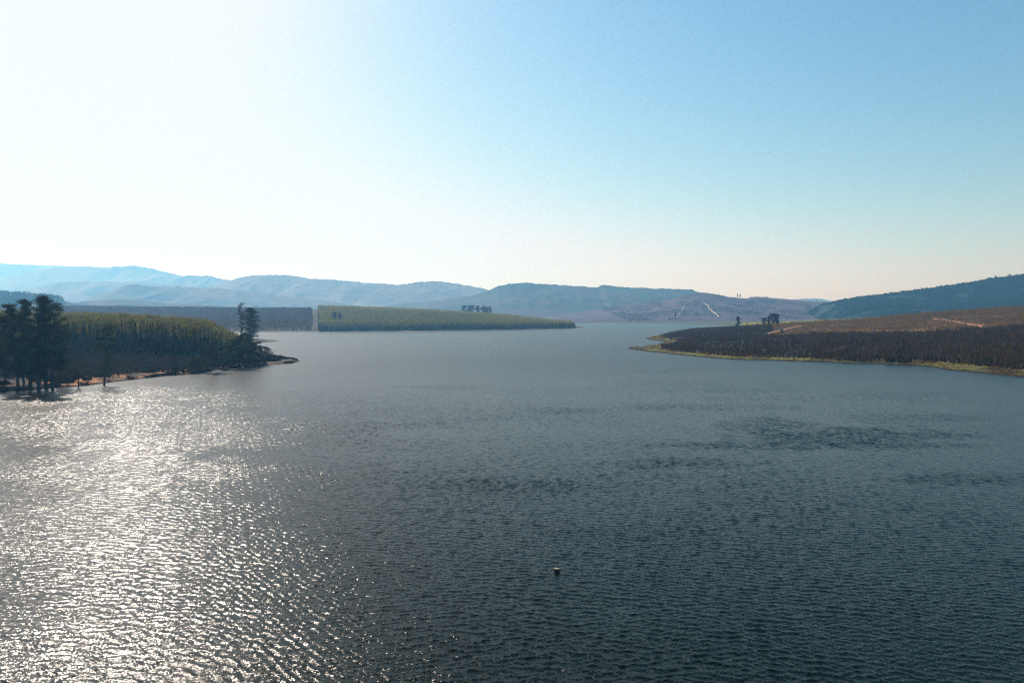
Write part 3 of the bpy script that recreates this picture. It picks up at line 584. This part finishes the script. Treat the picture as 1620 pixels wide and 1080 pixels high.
plant('gum_tree', 397, 545, 487, 'broad rounded blue green gum rising above the end of the left wood', None, spread=6.3, lo=.24, leaf=.62, nlimb=120, clump=.065, per=62, droop=.2, profile=lambda t: max(.25, 1.05 * math.sqrt(max(0, 1 - (2 * t - .9) ** 2))))

# low bushes along the left bank
bm_t, bm_l = gum(991, 3.0, 1.6, lo=.05, nlimb=14, clump=.26, per=42, leaf=.4)
for px, py, hh, lab in [(8, 616, 1.6, 'tiny dark bush by the water at the far left end of the bank'), (130, 607, 2.2, 'low dark bush on the bank just left of the lone gum'), (141, 606, 2.0, 'low dark bush touching the water under the lone gum'),
                        (185, 601, 1.8, 'small dark bush right of the lone gum on the bank'), (255, 592, 2.6, 'dark bush on the bank halfway to the wooded point'), (275, 590, 2.6, 'dark bush right beside the one halfway along the bank'),
                        (292, 588, 3.4, 'tall dark bush on the bank just left of the point trees'), (318, 588, 2.6, 'dark bush low at the water under the broad rounded tree'), (345, 584, 2.6, 'dark bush at the water right of the broad rounded tree'),
                        (362, 582, 2.4, 'dark bush at the water under the two trunks over orange soil'), (392, 579, 2.8, 'dark bush at the water under the tall thick shore tree'), (412, 576, 2.6, 'last dark bush at the water before the grassy point')]:
    Y = H * F / (py - HOR) ; plant('bank_bush', px, Y + 4, HOR + (H - hh - .6) * F / (Y + 4), lab, 'low bushes along the left bank', 'bush', meshes=(bm_t, bm_l, 3.0))

r8 = random.Random(8)
for k in range(26):
    px = 258 + k * 6.2 + r8.uniform(-3, 3); py = np.interp(px, [p[0] for p in A_SHORE], [p[1] for p in A_SHORE]) - r8.uniform(1.0, 3.5); Y = H * F / (py - HOR); hh = r8.uniform(1.8, 4.2)
    plant('bank_bush', px, Y, HOR + (H - hh - .8) * F / Y, 'dark bush in the thick row at the foot of the trees before the grassy point', 'thick row of bushes at the foot of the point trees', 'bush', meshes=(bm_t, bm_l, 3.0))
# far single trees share three template trees
ft = [(*gum(800 + k, 14, s, lo=l, nlimb=26, clump=c, per=70, leaf=.75), 14.0) for k, (s, l, c) in enumerate([(5.2, .2, .11), (3.4, .12, .1), (6.0, .3, .12)])]
for i, (px, Y, tp, lab) in enumerate([(734, 1800, 484, 'leftmost tree of the far clump above the green wood'), (745, 1800, 483.5, 'second tree from the left in the far clump above the green wood'), (755, 1800, 484, 'middle tree of the far clump above the green wood'),
                                      (765, 1800, 484.5, 'second tree from the right in the far clump above the green wood'), (772, 1800, 486, 'rightmost tree of the far clump above the green wood')]):
    plant('ridge_tree', px, Y, tp, lab, 'clump of trees above the far green wood', meshes=ft[(i * 2) % 3])
for i, (px, Y, tp, lab) in enumerate([(529, 1330, 494, 'left dark tree standing above the green wood beside the firebreak'), (538, 1330, 495.5, 'right dark tree standing above the green wood beside the firebreak')]):
    plant('dark_tree', px, Y, tp, lab, 'two dark trees above the green wood', meshes=ft[1])
for i, (px, Y, tp, lab) in enumerate([(1209, 960, 503, 'low left tree of the dark clump on the crest of the right peninsula'), (1216, 960, 500, 'second tree from the left in the dark crest clump'), (1223, 960, 496, 'tallest tree of the dark crest clump on the right peninsula'),
                                      (1229, 960, 497, 'right-hand tree of the dark crest clump on the right peninsula')]):
    plant('crest_tree', px, Y, tp, lab, 'dark tree clump on the peninsula crest', meshes=ft[i % 2])
plant('crest_tree', 1167, 1000, 501, 'small lone tree on the crest left of the dark clump', None, meshes=ft[1])
plant('crest_bush', 1237, 735, 520.5, 'dark bush beside the orange track on the right peninsula', None, 'bush', meshes=ft[0])
plant('slope_tree', 1068, 2420, 494, 'small thin tree beside the foot of the left pale track', None, hf=hM, meshes=ft[1], thin=.45)
for i, (px, tp, lab) in enumerate([(1118, 461, 'tiny tree on the hilltop skyline above the pale tracks'), (1137, 465, 'thin tree on the skyline right of the hilltop above the tracks'), (1143, 467, 'short tree on the skyline just right of the thin one'), (1166, 465, 'left one of the pair of round trees on the skyline'),
                                   (1170, 465.5, 'right one of the pair of round trees on the skyline'), (1187, 468, 'low tree on the skyline shoulder right of the round pair')]):
    plant('skyline_tree', px, 3195, tp, lab, 'trees on the skyline of the track hill', hf=hM, meshes=ft[1], thin=.7)
for i, (px, tp, lab) in enumerate([(1336, 471.5, 'leftmost skyline tree where the right hill starts'), (1343, 473, 'low tree next to the leftmost one on the right skyline'), (1457, 455, 'thin skyline tree midway up the right hill'), (1464, 456, 'short skyline tree midway up the right hill, right of the thin one'),
                                   (1496, 450, 'small skyline tree between the mid hill pair and the summit group'), (1562, 439, 'left tree of the summit group on the right hill'), (1573, 436.5, 'big pointed tree of the summit group on the right hill'), (1579, 438, 'small tree right of the big pointed summit tree'),
                                   (1595, 434, 'round tree standing apart near the right summit'), (1609, 435.5, 'low skyline tree close to the right frame edge')]):
    plant('hilltop_tree', px, 2595, tp, lab, 'skyline trees of the right hill', hf=hR, meshes=ft[(0, 0, 1, 1, 0, 0, 2, 1, 0, 2)[i]])
for i, (px, tp, lab) in enumerate([(84, 466, 'left one of the two tall trees at the end of the blue wooded hill'), (92, 467, 'last tall tree at the right end of the blue wooded hill')]):
    plant('hill_end_tree', px, 2390, tp, lab, 'end trees of the blue wooded hill', hf=hL, meshes=ft[(0, 2)[i]])

# ------------------------------------------------------------------ stump standing in the lake
def build_stump():
    x, yy = shore(882, 909.5)
    root = bpy.data.objects.new('tree_stump', None); COL.objects.link(root); root.location = (x, yy, 0); root.scale = (.85, .85, .85)
    tag(root, 'dark weathered stump with a pale broken top, alone in the open water', 'stump')
    r = np.random.RandomState(5); rings = []; n = 14
    for z, rad in [(-.8, .36), (0, .33), (.18, .30), (.34, .31), (.44, .33)]:
        a = np.linspace(0, 2 * math.pi, n, endpoint=False); q = rad * (1 + .13 * np.sin(3 * a + z * 2) + r.uniform(-.08, .08, n))
        rings.append(np.stack([q * np.cos(a) * 1.1, q * np.sin(a), z + (r.uniform(-.05, .08, n) if z > .4 else np.zeros(n))], -1))
    v = np.concatenate(rings); obj('trunk', make_mesh('trunk', v, polar_faces(5, n, True), M_wet, smooth=False), root)
    top = rings[-1] * np.array([.97, .97, 1]); inner = top * np.array([.5, .5, 1]) + np.array([0, 0, .04]); c = np.array([[0.02, 0, .5]])
    v = np.concatenate([top, inner, inner * .02 + np.array([[0, 0, .5]])]); obj('cut_top', make_mesh('cut_top', v, polar_faces(3, n, True), M_cut), root)
    b = [(.28, 0, .3), (.52, -.05, .38), (.66, -.02, .46)]; v, f = tube(b, [.05, .035, .015], 6); obj('snag', make_mesh('snag', v, f, M_wet), root)
build_stump()

# ------------------------------------------------------------------ haze
hz, nt, out = mat_new('haze_air')
pv = N(nt, 'ShaderNodeVolumePrincipled'); pv.inputs['Color'].default_value = (0.19, 0.53, 1.0, 1); pv.inputs['Density'].default_value = 0.00015
pv.inputs['Absorption Color'].default_value = (1, 1, 1, 1)
pv.inputs['Anisotropy'].default_value = 0.36; nt.links.new(pv.outputs[0], out.inputs['Volume'])
x0, x1, y0, y1, z0, z1 = -13800, 13800, -14000, 14000, -6.0, 900
v = [(x0, y0, z0), (x1, y0, z0), (x1, y1, z0), (x0, y1, z0), (x0, y0, z1), (x1, y0, z1), (x1, y1, z1), (x0, y1, z1)]
f = [(0, 3, 2, 1), (4, 5, 6, 7), (0, 1, 5, 4), (1, 2, 6, 5), (2, 3, 7, 6), (3, 0, 4, 7)]
tag(obj('haze', make_mesh('haze', v, f, hz)), 'pale blue haze in the air over the lake and hills', 'haze', kind='stuff')
